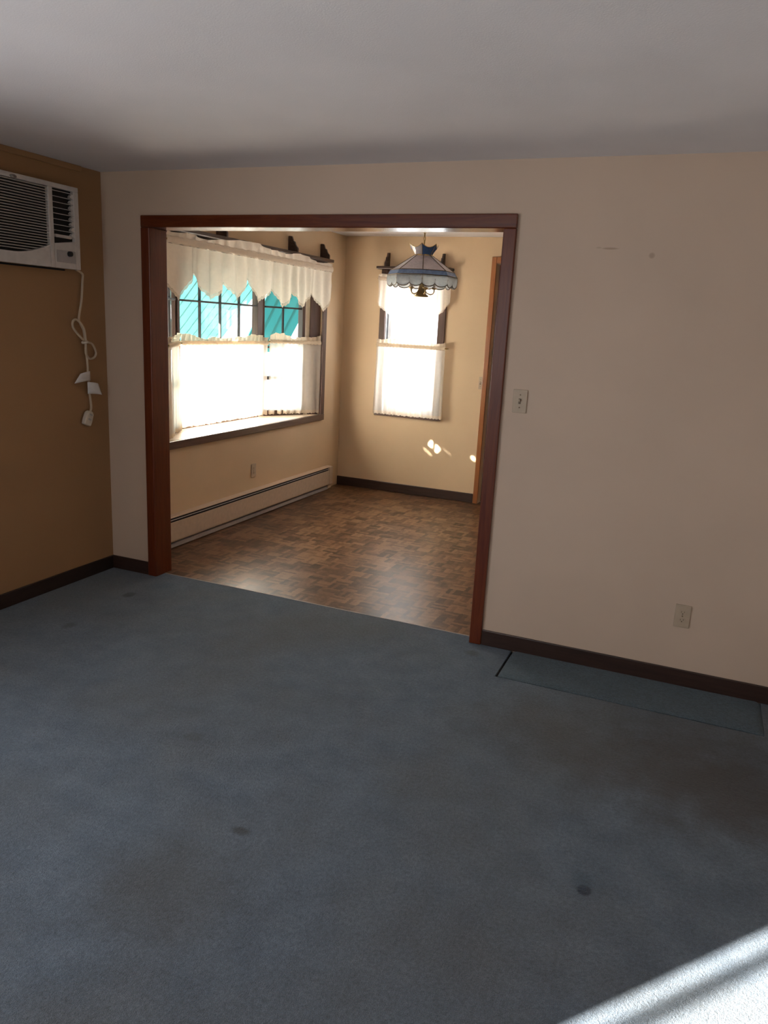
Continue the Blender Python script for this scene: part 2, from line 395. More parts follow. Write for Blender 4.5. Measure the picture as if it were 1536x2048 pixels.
# baseboards
def board(name, mat, pts, label):
    b = MB()
    for (x0,x1,y0,y1) in pts: b.box(x0,x1,y0,y1,0,.087)
    return struct(b.build(name, mat, bevel=.004), label)
board('baseboard_left', M['base_y'], [(0,.012,YR,-.012)], 'near black baseboard under the air conditioner wall')
board('baseboard_back', M['base_x'], [(0,.297,-.012,0), (2.530,XR,-.012,0)], 'dark brown baseboard either side of the opening')
board('baseboard_right', M['base_y'], [(XR-.012,XR,YR,-.012)], 'dark baseboard at the right wall')
b = MB().box(0,1.488,D-.012,D,-.006,.087); struct(b.build('baseboard_dining_far', M['base_x'], bevel=.004), 'dark brown baseboard under the small window')
# thin bead below the ceiling on the left wall
b = MB(); b.box(0,.014,YR,-.16,H-.030,H); struct(b.build('trim_ceiling_bead', M['tan_side'], bevel=.004), 'thin painted bead along the ceiling')
# cased opening
tr = empty('trim_opening', (OX1, 0, 0)); struct(tr, 'red stained oak casing round the wide opening')
ct = .018
def casing(x0, x1, z0, z1, name, mat):
    b = MB(); b.box(x0,x1,-ct,0,z0,z1); o = b.build(name, mat, tr, bevel=.005); return o
casing(.299,.362,0,2.132,'side_casing',M['oak']); casing(2.462,2.527,0,2.132,'side_casing',M['oak'])
casing(.299,2.527,2.132,2.198,'head_casing',M['oak_x'])
MB().box(.352,.362,-.004,W,0,2.132).build('side_jamb', M['oak'], tr, bevel=.002)
MB().box(2.462,2.472,-.004,W,0,2.132).build('side_jamb', M['oak'], tr, bevel=.002)
MB().box(.352,2.472,-.004,W,2.132,2.142).build('head_jamb', M['oak_x'], tr, bevel=.002)

# kitchen doorway in the far wall
dr = empty('door_1', (DX0, D, 0)); struct(dr, 'dark door in amber oak casing at the right of the dining room')
MB().box(1.494,1.540,D-.02,D,-.006,2.306).build('side_casing', M['oak_door'], dr, bevel=.004)
MB().box(DX1,DX1+.095,D-.02,D,-.006,2.306).build('side_casing', M['oak_door'], dr, bevel=.004)
MB().box(1.540,DX1,D-.02,D,2.250,2.306).build('head_casing', M['oak_door'], dr, bevel=.004)
db = MB().box(DX0+.004,DX1-.004,D+.09,D+.13,0,DZ-.004)
for zz in (.15, 1.2):
    db.box(DX0+.12,DX1-.12,D+.084,D+.092,zz,zz+.9)
db.build('door_panel', M['oak'], dr, bevel=.003)
MB().lathe([(.0,0),(.012,0),(.012,.03),(.028,.045),(.030,.06),(.018,.075),(0,.078)],seg=16,M=Matrix.Translation((DX1-.07,D+.09,.95))@Matrix.Rotation(pi/2,4,'X')).build('door_handle', M['brass'], dr)

# ------------------------------------------------------------------ windows
def local(p0, p1):
    """x along p0->p1, y outward (left of travel), z up"""
    a = Vector((p1[0]-p0[0], p1[1]-p0[1], 0)); L = a.length; a.normalize()
    n = Vector((-a.y, a.x, 0))
    m = Matrix(((a.x,n.x,0,p0[0]),(a.y,n.y,0,p0[1]),(0,0,1,0),(0,0,0,1)))
    return m, L
def sash(root, p0, p1, z0, z1, f0, f1, cols, zrows, mat, jam=(0,0), lip=(-.03,-.03)):
    m, L = local(p0, p1)
    b = MB()
    x0, x1 = f0, L-f1
    b.box(jam[0],x0,lip[0],.05,z0,z1,M=m); b.box(x1,L-jam[1],lip[1],.05,z0,z1,M=m)
    b.box(x0,x1,-.03,.05,z0,z0+.05,M=m); b.box(x0,x1,-.03,.05,z1-.05,z1,M=m)
    fr = b.build('window_frame', mat, root, bevel=.003)
    g = MB()
    for i in range(1, cols):
        x = x0+(x1-x0)*i/cols; g.box(x-.0065,x+.0065,-.006,.014,z0+.05,z1-.05,M=m)
    for z, hw in zrows: g.box(x0,x1,-.011,.017,z-hw,z+hw,M=m)
    g.build('muntin_grid', M['muntin'], fr)
    MB().box(x0-.004,x1+.004,.001,.005,z0+.046,z1-.046,M=m).build('pane', M['pane'], fr)
    return m, L
w1 = empty('window_1', (0, 1.72, BZ0)); struct(w1, 'dark framed bay window behind cream curtains')
A0, A1, A2, A3 = (-.044,.556), (-.33,1.105), (-.33,2.335), (-.044,2.884)
rows = [(1.757,.0075), (1.40,.009), (1.12,.016)]
mC, LC = sash(w1, A1, A2, BZ0, BZ1, .030, .085, 4, rows, M['brown_z'], (0,0), (-.02,-.012))
mR, LR = sash(w1, A2, A3, BZ0, BZ1, .03, .195, 2, rows, M['brown_z'], (0,.165), (-.004,-.03))
mL, LL = sash(w1, A0, A1, BZ0, BZ1, .195, .03, 2, rows, M['brown_z'], (.165,0), (-.03,-.004))
MB().box(.452,.509,-.02,.05,BZ0,BZ1,M=mR).build('side_jamb', M['cream'], w1)
MB().box(.509,LR,-.035,.05,BZ0,BZ1,M=mR).build('side_board', M['brown_z'], w1)
MB().box(LL-.509,LL-.452,-.02,.05,BZ0,BZ1,M=mL).build('side_jamb', M['cream'], w1)
MB().box(0,LL-.509,-.035,.05,BZ0,BZ1,M=mL).build('side_board', M['cream'], w1)
poly = [(0.0,.556),(0.0,2.884),(-.07,2.91),(-.39,2.40),(-.39,1.04),(-.07,.53)]
MB().prism(poly,BZ0-.03,BZ0).build('sill', M['sill'], w1)
MB().prism(poly,BZ1,BZ1+.03).build('head_board', M['cream'], w1)
b = MB(); b.box(0,.025,.50,2.94,.713,.771); b.build('apron', M['brown_y'], w1, bevel=.004)
b = MB(); b.box(0,.022,2.872,2.94,.771,2.16); b.build('side_casing', M['brown_z'], w1, bevel=.004)
b = MB(); b.box(0,.022,.50,.568,.771,2.16); b.build('side_casing', M['brown_z'], w1, bevel=.004)
b = MB(); b.box(0,.022,.568,2.872,2.085,2.16); b.build('head_casing', M['brown_y'], w1, bevel=.004)

w2 = empty('window_2', (.737, D, WZ0)); struct(w2, 'small dark framed window in the far wall of the dining room')
m2, L2 = local((WX0,D+.10),(WX1,D+.10))
b = MB(); b.box(0,.035,-.03,.04,WZ0,WZ1,M=m2); b.box(L2-.02,L2,-.03,.04,WZ0,WZ1,M=m2); b.box(.035,L2-.02,-.03,.04,WZ0,WZ0+.05,M=m2); b.box(.035,L2-.02,-.03,.04,WZ1-.05,WZ1,M=m2); b.box(.035,L2-.02,-.03,.04,1.43,1.47,M=m2)
fr2 = b.build('window_frame', M['white'], w2, bevel=.003)
MB().box(.268,.284,-.005,.012,1.47,WZ1-.05,M=m2).build('muntin', M['white'], fr2)
MB().box(.03,L2-.015,.002,.006,WZ0+.04,WZ1-.04,M=m2).build('pane', M['pane'], fr2)
b = MB(); b.box(WX0-.0,WX0+.006,D,D+.07,WZ0,WZ1); b.box(WX1-.006,WX1,D,D+.07,WZ0,WZ1); b.build('side_jamb', M['white'], w2)
b = MB(); b.box(WX0+.006,WX0+.012,D+.022,D+.05,WZ0,WZ1); b.build('jamb_track', M['dark'], w2)
for x0, x1 in ((.403,WX0),(WX1,1.085)):
    MB().box(x0,x1,D-.02,D,WZ0-.03,WZ1+.09).build('side_casing', M['brown_z'], w2, bevel=.004)
MB().box(WX0,WX1,D-.02,D,WZ1,WZ1+.09).build('head_casing', M['brown_x'], w2, bevel=.004)
MB().box(.398,1.10,D-.035,D+.08,WZ0-.035,WZ0).build('sill', M['brown_x'], w2, bevel=.004)

# rear window (behind the viewer) - its bars shade the patch of sun on the carpet
w3 = empty('window_3', (1.1, YR, RZ0)); struct(w3, 'window behind the viewer that lets the sun in')
b = MB()
for x0, x1 in ((RX0,.748),(RX1-.05,RX1)): b.box(x0,x1,YR-.09,YR-.03,RZ0,RZ1)
for x in (.829,.855,.881): b.box(x-.0075,x+.0075,YR-.062,YR-.054,RZ0,RZ1)
b.box(RX0,RX1,YR-.09,YR-.03,RZ0,RZ0+.05); b.box(RX0,RX1,YR-.09,YR-.03,RZ1-.01,RZ1)
b.build('window_frame', M['brown_z'], w3)

# ------------------------------------------------------------------ outside
struct(MB().box(-14,12,-14,14,-.5,-.40).build('ground', M['ground']), 'pale ground outside')

# teal awnings over the bay sections: slats running down the slope
def awning(p0, p1, z_top, run, drop, n, mats, label, gaps=()):
    m, L = local(p0, p1)
    root = thing('window_awning', label, 'awning', (p0[0], p0[1], z_top), 'teal awnings outside the bay window')
    w = L/n
    for i in range(n):
        x0, x1 = i*w, (i+1)*w+.002
        spans = [(0.0, 1.0)]
        for gi, t0, t1 in gaps:
            if gi == i: spans = [(0.0, t0), (t1, 1.0)]
        b = MB()
        for t0, t1 in spans:
            y0, y1 = t0*run, t1*run; za, zb = z_top-t0*drop, z_top-t1*drop
            h = 0
            b.add([(x0,y0,za+h),(x1,y0,za+h),(x1,y1,zb+h),(x0,y1,zb+h),(x0,y0,za+h+.004),(x1,y0,za+h+.004),(x1,y1,zb+h+.004),(x0,y1,zb+h+.004)],
                  [(3,2,1,0),(4,5,6,7),(0,1,5,4),(1,2,6,5),(2,3,7,6),(3,0,4,7)], M=m)
        for t0, t1 in spans:                       # standing seam along the slat
            y0, y1 = t0*run, t1*run; za, zb = z_top-t0*drop, z_top-t1*drop
            b.add([(x0-.004,y0,za-.001),(x0+.008,y0,za-.001),(x0+.008,y1,zb-.001),(x0-.004,y1,zb-.001),(x0-.004,y0,za+.02),(x0+.008,y0,za+.02),(x0+.008,y1,zb+.02),(x0-.004,y1,zb+.02)],
                  [(3,2,1,0),(4,5,6,7),(0,1,5,4),(1,2,6,5),(2,3,7,6),(3,0,4,7)], M=m)
        b.build('slat', mats[i % len(mats)], root)
    f = MB(); f.box(0,L,0,.02,z_top+.014,z_top+.05,M=m); f.build('mounting_rail', M['white'], root)
    return root
awning((-.40,-.45), (-.40,2.80), 2.20, .85, .95, 26, [M['teal_pale']], 'pale teal slatted awning over the middle of the bay window',
       gaps=((13,.350,.450),(12,.330,.3335),(10,.212,.235),(14,.460,.464)))  # gaps added to throw far-wall sun spots; awning stretched to block sun
awning((-.40,2.84), (-.155,3.28), 2.20, .85, .90, 4, [M['teal']], 'deep teal slatted awning beyond the right side of the bay window')

# ------------------------------------------------------------------ curtains
def smooth_noise(rng, n):
    ph = [(rng.uniform(0,2*pi), rng.uniform(.6,1.4)) for _ in range(n)]
    return lambda s: sum(math.sin(2*pi*s*(k+1)*a+p)/(k+1) for k,(p,a) in enumerate(ph))
def curtain(root, p0, p1, z_rod, bottom, head=.05, folds=14, amp=.014, seed=1, mat='cafe', hem=.03, nz=22, lace=False, taper=0.0, pock=.036, pleats=()):
    """panel hanging from a rod pocket with a gathered heading; bottom(s) gives the hem height"""
    rng = random.Random(seed); m, L = local(p0, p1); wob = smooth_noise(rng, 5); wob2 = smooth_noise(rng, 7)
    ns = int(folds*10)
    zp = z_rod - pock*.5
    def fold(s): return math.sin(2*pi*folds*(s+.012*wob(s)))
    def panel(s, t):
        zb = bottom(s); z = zp + (zb-zp)*t
        a = amp*(.35+.65*min(1, t*2.5))*(.75+.25*wob2(s))
        x = s*L + taper*t*L*(2*s-1)
        pl = sum(math.exp(-((s-q)*L/.016)**2) for q in pleats)
        return m @ Vector((x, a*fold(s)*(1-.6*min(1,pl))+.022*pl*(.3+.7*t)+.006*wob(s*1.3+.2*t)*t, z))
    tt = 1.0 - hem/ max(.05, abs(zp-bottom(.5)))
    MB().grid(lambda s,t: panel(s, t*tt), ns, nz).build('panel', M[mat], root, recalc=False)
    def hemf(s, t):
        tq = tt+(1-tt)*t; p = panel(s, tq); return p
    MB().grid(hemf, ns*2 if lace else ns, 3).build('lace_edge' if lace else 'hem', M['lace' if lace else 'cafe_head'], root, recalc=False)
    def pocket(s, t):
        a = 2*pi*t; r = pock*.5*(1+.12*fold(s*1.7))
        return m @ Vector((s*L, (.9 if mat=='cafe' else .5)*r*math.cos(a), z_rod + r*math.sin(a)))
    MB().grid(pocket, ns, 10).build('rod_pocket', M['cafe_head' if mat=='cafe' else mat], root, recalc=False)
    hw = smooth_noise(random.Random(seed+50), 9)
    def ruffle(s, t):
        h = head*max(.3, .80+.30*hw(s*1.0))
        f = math.sin(2*pi*folds*1.25*(s+.015*wob2(s)))
        return m @ Vector((s*L, ((.004+.016*t)*f*.8 - .006*t*wob(s))*(1 if mat=='cafe' else .7), z_rod+pock*.45+h*t))
    MB().grid(ruffle, ns, 6).build('ruffle', M['cafe_head' if mat=='cafe' else mat], root, recalc=False)
def rod(p0, p1, z, label, r=.006, ends=True, wall=None):
    b = MB(); pts = [(p0[0],p0[1],z),(p1[0],p1[1],z)]
    if wall: pts = [wall[0]] + pts + [wall[1]]
    b.tube(pts, r, 8)
    return tag(b.build('curtain_rod', M['brass']), label, 'curtain rod')
# bay valance
KN = [(.43,1.86),(.562,1.746),(.725,1.939),(.909,1.758),(1.098,1.891),(1.254,1.770),(1.394,1.972),(1.567,1.779),(1.776,1.893),(1.949,1.757),(2.107,1.879),(2.260,1.770),(2.432,1.897),(2.671,1.749),(2.785,1.86),(2.815,1.98)]
def lobes(kn, y0, y1, scal=70, sa=.010, tips=None):
    def f(s):
        y = y0+(y1-y0)*s
        for (a,za),(b_,zb) in zip(kn, kn[1:]):
            if a <= y <= b_:
                t = (y-a)/(b_-a)
                if zb < za: z = za+(zb-za)*t**.72
                else: z = zb+(za-zb)*(1-t)**.72
                break
        else: z = kn[0][1] if y < kn[0][0] else kn[-1][1]
        return z - sa*abs(math.sin(pi*scal*s))
    return f
v = thing('valance', 'long cream valance with pointed scalloped edge across the bay window', 'valance', (.124,1.62,2.12), 'cream window valances')
curtain(v, (.124,.43), (.124,2.815), 2.122, lobes(KN,.43,2.815), head=.055, folds=15, amp=.016, seed=3, mat='valance', hem=.022, lace=True, nz=18, pock=.05, pleats=[(y-.43)/2.385 for y, z in KN[2:-2:2]])
rod((.124,.42),(.124,2.822),2.122,'rod in the top pocket of the long valance over the bay window', wall=((.024,.42,2.122),(.024,2.822,2.122)))
# small valance
KF = [(.395,1.85),(.50,1.77),(.62,1.72),(.77,1.74),(.93,1.73),(1.05,1.79),(1.135,1.88)]
def lin(kn, y0, y1, scal=26, sa=.008):
    def f(s):
        y = y0+(y1-y0)*s
        for (a,za),(b_,zb) in zip(kn, kn[1:]):
            if a <= y <= b_: z = za+(zb-za)*(y-a)/(b_-a); break
        else: z = kn[-1][1]
        return z - sa*abs(math.sin(pi*scal*s))
    return f
v = thing('valance', 'short cream valance over the small far window behind the hanging lamp', 'valance', (.765,3.27,2.11), 'cream window valances')
curtain(v, (.395,3.27), (1.135,3.27), 2.085, lin(KF,.395,1.135), head=.045, folds=9, amp=.012, seed=8, mat='valance', hem=.02, lace=True, nz=14)
rod((.39,3.27),(1.14,3.27),2.085,'rod in the top pocket of the short valance over the small window', wall=((.39,D-.022,2.085),(1.14,D-.022,2.085)))
# cafe curtains
fl = lambda z, k=30, a=.007: (lambda s: z - a*abs(math.sin(pi*k*s)))
GC = 'cream cafe curtains'
c = thing('cafe_curtain', 'wide sunlit cream cafe curtain across the middle of the bay window', 'curtain', (-.28,1.68,1.44), GC)
curtain(c, (-.272,1.09), (-.272,2.350), 1.437, fl(.793,24), head=.045, folds=17, amp=.015, seed=21)
c = thing('cafe_curtain', 'cream cafe curtain on the angled right side of the bay window', 'curtain', (-.14,2.61,1.45), GC)
curtain(c, (-.266,2.372), (.004,2.858), 1.452, fl(.792,16), head=.050, folds=8, amp=.012, seed=22)
c = thing('cafe_curtain', 'narrow edge-on cream cafe curtain beside the red oak jamb in the bay', 'curtain', (-.14,.83,1.44), GC)
curtain(c, (.004,.582), (-.258,1.050), 1.437, fl(.785,16), head=.045, folds=8, amp=.012, seed=23)
c = thing('cafe_curtain', 'cream cafe curtain on the small window under the hanging lamp', 'curtain', (.765,3.27,1.47), GC)
curtain(c, (.412,3.27), (1.122,3.27), 1.462, fl(.792,22), head=.045, folds=12, amp=.016, seed=24, taper=.012)
rod((-.272,1.08),(-.272,2.31),1.437,'rod through the wide cafe curtain in the middle of the bay')
rod((-.268,2.35),(.006,2.856),1.452,'rod through the cafe curtain on the right side of the bay')
rod((-.001,.60),(-.262,1.052),1.437,'rod through the edge-on cafe curtain beside the oak jamb')
rod((.405,3.27),(1.135,3.27),1.462,'rod through the cafe curtain on the small far window', wall=((.405,D-.022,1.462),(1.135,D-.022,1.462)))

# ------------------------------------------------------------------ plate shelves with cut-out brackets
def bracket_bm(M4, d=.094, h=.128, th=.020):
    """profile stands on the shelf, tall at the wall, stepping down to the front"""
    prof = [(0,0),(d,0),(d,.030),(d*.93,.040),(d*.80,.052),(d*.72,.066),(d*.66,.084),(d*.50,.092),(d*.44,.108),(d*.36,h),(d*.10,h+.003),(0,h)]
    b = MB(); b.prism(prof, -th/2, th/2, axis='y', M=M4)
    for zz in (.024,.05,.076): b.box(d*.28,d*.62,-th/2-.003,th/2+.003,zz,zz+.010,M=M4)
    return b
s = thing('plate_shelf', 'long dark plate shelf above the bay window valance', 'shelf', (0,1.70,2.19))
b = MB(); b.box(0,.098,.44,2.90,2.190,2.216); b.build('shelf_board', M['shelf'], s, bevel=.004)
b = MB(); b.box(.0225,.040,.46,2.88,2.162,2.190); b.build('cleat', M['shelf'], s, bevel=.003)
for y in (.59,1.17,2.22,2.81):
    bracket_bm(Matrix.Translation((0.001,y,2.216))).build('bracket', M['shelf'], s, bevel=.002)
s = thing('plate_shelf', 'short dark plate shelf over the small far window behind the lamp', 'shelf', (.745,D,2.19))
b = MB(); b.box(.385,1.135,D-.112,D,2.172,2.196); b.build('shelf_board', M['shelf'], s, bevel=.004)
for x in (.470,1.030):
    bracket_bm(Matrix.Translation((x,D-.001,2.196)) @ Matrix.Rotation(-pi/2,4,'Z')).build('bracket', M['shelf'], s, bevel=.002)

# ------------------------------------------------------------------ hanging leaded glass lamp
LX, LY = 1.427, 1.70
L = thing('hanging_lamp', 'leaded glass hanging lamp with blue crown and blue band over the dining floor', 'lamp', (LX,LY,2.47))
ANG = math.atan2(-3.79-LY, 3.465-LX)
def poly_shell(prof, n, a0, th=.003):
    b = MB(); vs = []; fs = []
    for r, z in prof:
        for k in range(n):
            a = a0+2*pi*k/n; vs.append((LX+r*math.cos(a), LY+r*math.sin(a), z))
    for i in range(len(prof)-1):
        for k in range(n):
            k2=(k+1)%n; fs.append((i*n+k,i*n+k2,(i+1)*n+k2,(i+1)*n+k))
    b.add(vs, fs); return b
def ring_pts(r, z, n, a0): return [(LX+r*math.cos(a0+2*pi*k/n), LY+r*math.sin(a0+2*pi*k/n), z) for k in range(n)]
n = 8
def solid(o, t): 
    s_ = o.modifiers.new('solid','SOLIDIFY'); s_.thickness = t; s_.offset = 0; return o
up = solid(poly_shell([(.232,2.046),(.066,2.156)], n, ANG).build('upper_shade', M['shade_glass'], L), .003)
cm = MB()
for k in range(n):
    a = ANG+2*pi*k/n; cm.tube([(LX+.233*math.cos(a),LY+.233*math.sin(a),2.047),(LX+.066*math.cos(a),LY+.066*math.sin(a),2.157)], .0035, 6)
for r, z in ((.234,2.046),(.066,2.156)): cm.tube(ring_pts(r,z,n,ANG), .004, 6, closed=True)
cm.build('leading', M['came'], up)
bd = solid(poly_shell([(.254,2.014),(.235,2.045)], n, ANG).build('blue_band', M['band_glass'], L), .003); bd['label'] = 'marbled blue glass band'
cm = MB(); cm.tube(ring_pts(.255,2.013,n,ANG), .004, 6, closed=True); cm.build('leading', M['came'], bd)
# scalloped skirt: three lobes on every side
sk = MB(); lead = MB(); nk = 24; per = 8
def oct_pt(u, r):                       # u in turns round the octagon
    k = math.floor(u*n); f = u*n-k; a = ANG+2*pi*k/n; c_ = ANG+2*pi*(k+1)/n
    return Vector((LX+r*((1-f)*math.cos(a)+f*math.cos(c_)), LY+r*((1-f)*math.sin(a)+f*math.sin(c_)), 0))
def skirt(u, t):
    lobe = abs(math.sin(pi*16*u))**.6; zb = 1.954-.020*lobe
    p = oct_pt(min(u,.999999), .255+.004*math.sin(pi*t)); p.z = 2.012+(zb-2.012)*t; return p
so = solid(MB().grid(skirt, 128, 5).build('skirt', M['clear_glass'], L), .003); so['label'] = 'clear scalloped glass skirt'
lead.tube([skirt(i/128,1) for i in range(128)], .0035, 6, closed=True)
for k in range(16): lead.tube([skirt(k/16+1e-5,t) for t in (0,.5,1)], .0022, 5)
lead.tube([skirt(i/64,.12) for i in range(64)], .0018, 5, closed=True)
lead.build('leading', M['came'], so)
# crown
nc = 6; CA = ANG-.16
def crown(u, t):
    k = math.floor(min(u,.999999)*nc); f = min(u,.999999)*nc-k; a = CA+2*pi*k/nc; c_ = CA+2*pi*(k+1)/nc
    r = .064+.046*t; zt = 2.216+.010*(2*abs(f-.5))**2*2-.006*math.sin(pi*f)
    return Vector((LX+r*((1-f)*math.cos(a)+f*math.cos(c_)), LY+r*((1-f)*math.sin(a)+f*math.sin(c_)), 2.160+(zt-2.160)*t))
cr = None
for k in range(nc):
    pc = solid(MB().grid(lambda s_, t: crown((k+.002+.996*s_)/nc, t), 8, 4, smooth=False).build('crown_panel', M['shade_glass' if k in (5,2) else 'crown_glass'], L), .003)  # two panels paled, window light put into the glass colour
    if k in (5,2): pc['label'] = 'crown panel paled for window light'
    if cr is None: cr = pc
cm = MB(); cm.tube([crown(i/96,1) for i in range(96)], .0025, 6, closed=True)
for k in range(nc): cm.tube([crown(k/nc+1e-6,t) for t in (0,.5,1)], .0025, 5)
cm.lathe([(.062,2.150),(.068,2.156),(.062,2.164)], (LX,LY,0), 24); cm.build('leading', M['brass'], cr)
# stem, arms, bulbs
MB().lathe([(0,1.866),(.050,1.868),(.054,1.876),(.040,1.884),(.030,1.90),(.024,1.925),(.018,1.95),(.020,1.965),(.014,1.985),(.012,2.03),(.020,2.05),(.010,2.07),(.008,2.17),(.030,2.18),(.010,2.20),(.006,2.235),(0,2.236)], (LX,LY,0), 20).build('stem', M['brass'], L)
for k in range(5):
    a = ANG+.3+2*pi*k/5; ca, sa = math.cos(a), math.sin(a)
    P = lambda r, z: (LX+r*ca, LY+r*sa, z)
    arm = MB().tube([P(.018,1.925),P(.04,1.895),P(.065,1.886),P(.085,1.892),P(.094,1.908),P(.092,1.925)], .0045, 7)
    arm.lathe([(.004,0),(.020,.004),(.022,.010),(.008,.012)], P(.092,1.922), 12)
    ao = arm.build('arm', M['brass'], L)
    MB().lathe([(.009,0),(.009,.045),(0,.046)], P(.092,1.932), 10).build('candle_socket', M['plug'], ao)
    MB().lathe([(.006,0),(.013,.014),(.014,.024),(.008,.042),(.001,.056)], P(.092,1.976), 12).build('bulb', M['rim_bulb'], ao)
ch = MB(); z = 2.238; k = 0
while z < 2.445:
    ax = (1,0) if k % 2 else (0,1)
    ch.tube([(LX+.007*math.cos(t)*ax[0], LY+.007*math.cos(t)*ax[1], z+.013+.015*math.sin(t)) for t in [2*pi*i/10 for i in range(10)]], .0028, 5, closed=True)
    z += .0235; k += 1
ch.build('chain', M['brass'], L)
MB().lathe([(.004,2.44),(.02,2.445),(.05,2.462),(.06,2.477)], (LX,LY,0), 24, cap=True).build('ceiling_canopy', M['brass'], L)

# ------------------------------------------------------------------ air conditioner and its cord
A = thing('air_conditioner', 'off-white through-wall air conditioner high on the shade-darkened left wall', 'air conditioner', (.001,-.59,1.866))
y0, y1, z0, z1, xf = -.922, -.266, 1.866, 2.305, .08
MB().box(.001,.055,y0+.006,y1-.006,z0+.004,z1-.004).build('housing', M['ac'], A, bevel=.004)
GY0, GY1, GZ0, GZ1 = -.902, -.482, 1.925, 2.280       # intake grille
LY0_, LY1_, LZ0, LZ1 = -.452, -.302, 2.000, 2.285     # outlet louvre
def zc(y): return 1.925+.058*max(0,(y+.72)/.24)**1.7 if y > -.72 else 1.925
fr = MB()
fr.box(.055,xf,y0,y1,GZ1,z1); fr.box(.055,xf,y0,GY0,z0,GZ1); fr.box(.055,xf,GY1,LY0_,z0,GZ1); fr.box(.055,xf,LY1_,y1,z0,GZ1)
pts = [(GY0,z0),(GY1,z0)] + [(GY1-(GY1-GY0)*i/14, zc(GY1-(GY1-GY0)*i/14)) for i in range(15)]
fr.prism(pts,.055,xf,axis='x')
fr.prism([(LY0_,z0),(LY1_,z0),(LY1_,LZ0+.016),(LY0_,LZ0-.006)],.055,xf,axis='x')
fr.build('front_panel', M['ac'], A, bevel=.003)
g = MB(); z = 2.274
while z > 1.93:
    ya = GY0; yb = GY1
    if z < zc(GY1):
        yb = GY0
        for i in range(200):
            yy = GY1-(GY1-GY0)*i/200
            if zc(yy) < z: yb = yy; break
    if yb-ya > .02: g.prism([(.062,z-.003),(.076,z-.0015),(.076,z+.0015),(.062,z+.0005)], ya, yb, axis='y')
    z -= .0138
gr = MB().box(.055,.058,GY0,GY1,1.92,GZ1).build('filter', M['black'], A)
g.build('intake_grille', M['ac_slat'], A)
rc = MB().box(.0555,.058,LY0_,LY1_,LZ0-.01,LZ1).build('outlet_recess', M['black'], A)
vn = MB()
for i in range(9):
    zz = 2.266-.029*i; vn.prism([(.064,zz),(.077,zz),(.077,zz+.0022),(.064,zz+.0022)], LY0_, LY1_, axis='y')
vn.build('outlet_vanes', M['ac'], A)
fn = MB()
for i in range(8):
    zz = 2.252-.029*i
    fn.prism([(LY1_,zz-.012),(LY1_,zz+.012),(LY1_-.014,zz+.009),(LY1_-.026,zz-.004),(LY1_-.014,zz-.011)], .060, .077, axis='x')
fn.build('outlet_fins', M['ac'], A)
MB().box(.059,.072,-.435,-.318,2.028,2.044).build('louver_tab', M['ac'], A, bevel=.002)
cp = MB().box(xf,xf+.002,-.443,-.305,1.898,1.962).build('control_panel', M['ac_grey'], A, bevel=.001)
MB().lathe([(0,0),(.0145,0),(.0135,.016),(0,.017)],seg=20,M=Matrix.Translation((xf+.002,-.353,1.946))@Matrix.Rotation(pi/2,4,'Y')).build('control_knob', M['dark'], cp)
MB().lathe([(0,0),(.022,0),(.021,.003),(0,.0035)],seg=24,M=Matrix.Translation((xf,-.705,2.288))@Matrix.Rotation(pi/2,4,'Y')@Matrix.Diagonal((.42,1,1,1))).build('badge', M['badge'], A)
MB().box(.001,.012,y0+.02,-.32,1.858,1.866).build('sleeve_lip', M['dark'], A)
# cord
def catmull(P, k=6):
    P = [Vector(p) for p in P]; out = []
    for i in range(len(P)-1):
        a, b_, c_, d = P[max(i-1,0)], P[i], P[i+1], P[min(i+2,len(P)-1)]
        for j in range(k):
            t = j/k; out.append(.5*((2*b_)+(-a+c_)*t+(2*a-5*b_+4*c_-d)*t*t+(-a+3*b_-3*c_+d)*t**3))
    out.append(P[-1]); return out
cpts = [(.060,-.285,1.868),(.035,-.212,1.850),(.022,-.199,1.815),(.020,-.212,1.70),(.022,-.240,1.60),(.026,-.235,1.57),(.030,-.215,1.53),(.030,-.212,1.475),
        (.024,-.245,1.50),(.022,-.288,1.545),(.022,-.285,1.582),(.026,-.255,1.588),(.036,-.218,1.540),(.038,-.206,1.470),(.034,-.155,1.452),(.026,-.118,1.405),(.024,-.130,1.372),(.026,-.172,1.366),
        (.036,-.208,1.395),(.040,-.214,1.440),(.034,-.206,1.462),(.028,-.200,1.42),(.024,-.190,1.36),(.022,-.184,1.27),(.022,-.180,1.17),(.024,-.172,1.08),(.024,-.180,1.045)]
cd = MB().tube(catmull(cpts), .0070, 8).build('power_cord', M['cord'], A)
MB().tube([(.034+.014*math.cos(t),-.212+.016*math.sin(t),1.462+.003*math.sin(t)) for t in [2*pi*i/14 for i in range(14)]], .006, 6, closed=True, flat=1.3).build('cord_tie', M['plug'], cd)
def tagmesh(ya, yb, zt, zb, x, lean):
    def f(s, t):
        y = ya+(yb-ya)*s; return Vector((x+.012*math.sin(pi*s*.8), y + lean*t*s, zt+(zb-zt)*t - .012*s*s))
    return MB().grid(f, 8, 4)
solid(tagmesh(-.176,-.262,1.292,1.236,.030,-.05).build('warning_tag', M['paper'], cd), .0012)
solid(tagmesh(-.205,-.125,1.228,1.158,.034,.03).build('warning_tag', M['paper'], cd), .0012)
mp = Matrix.Translation((.026,-.205,1.012)) @ Matrix.Rotation(math.radians(-24),4,'X')
pb = MB().prism([(-.026,-.046),(.026,-.046),(.030,-.02),(.026,.03),(.012,.044),(-.014,.044),(-.028,.028),(-.030,-.02)], -.013, .017, axis='x', M=mp).build('plug', M['plug'], cd, bevel=.006)
bt = MB()
for zz in (.022,-.008): bt.box(.0165,.0190,-.012,.012,zz-.005,zz+.005,M=mp)
bt.build('test_buttons', M['ac_grey'], pb)

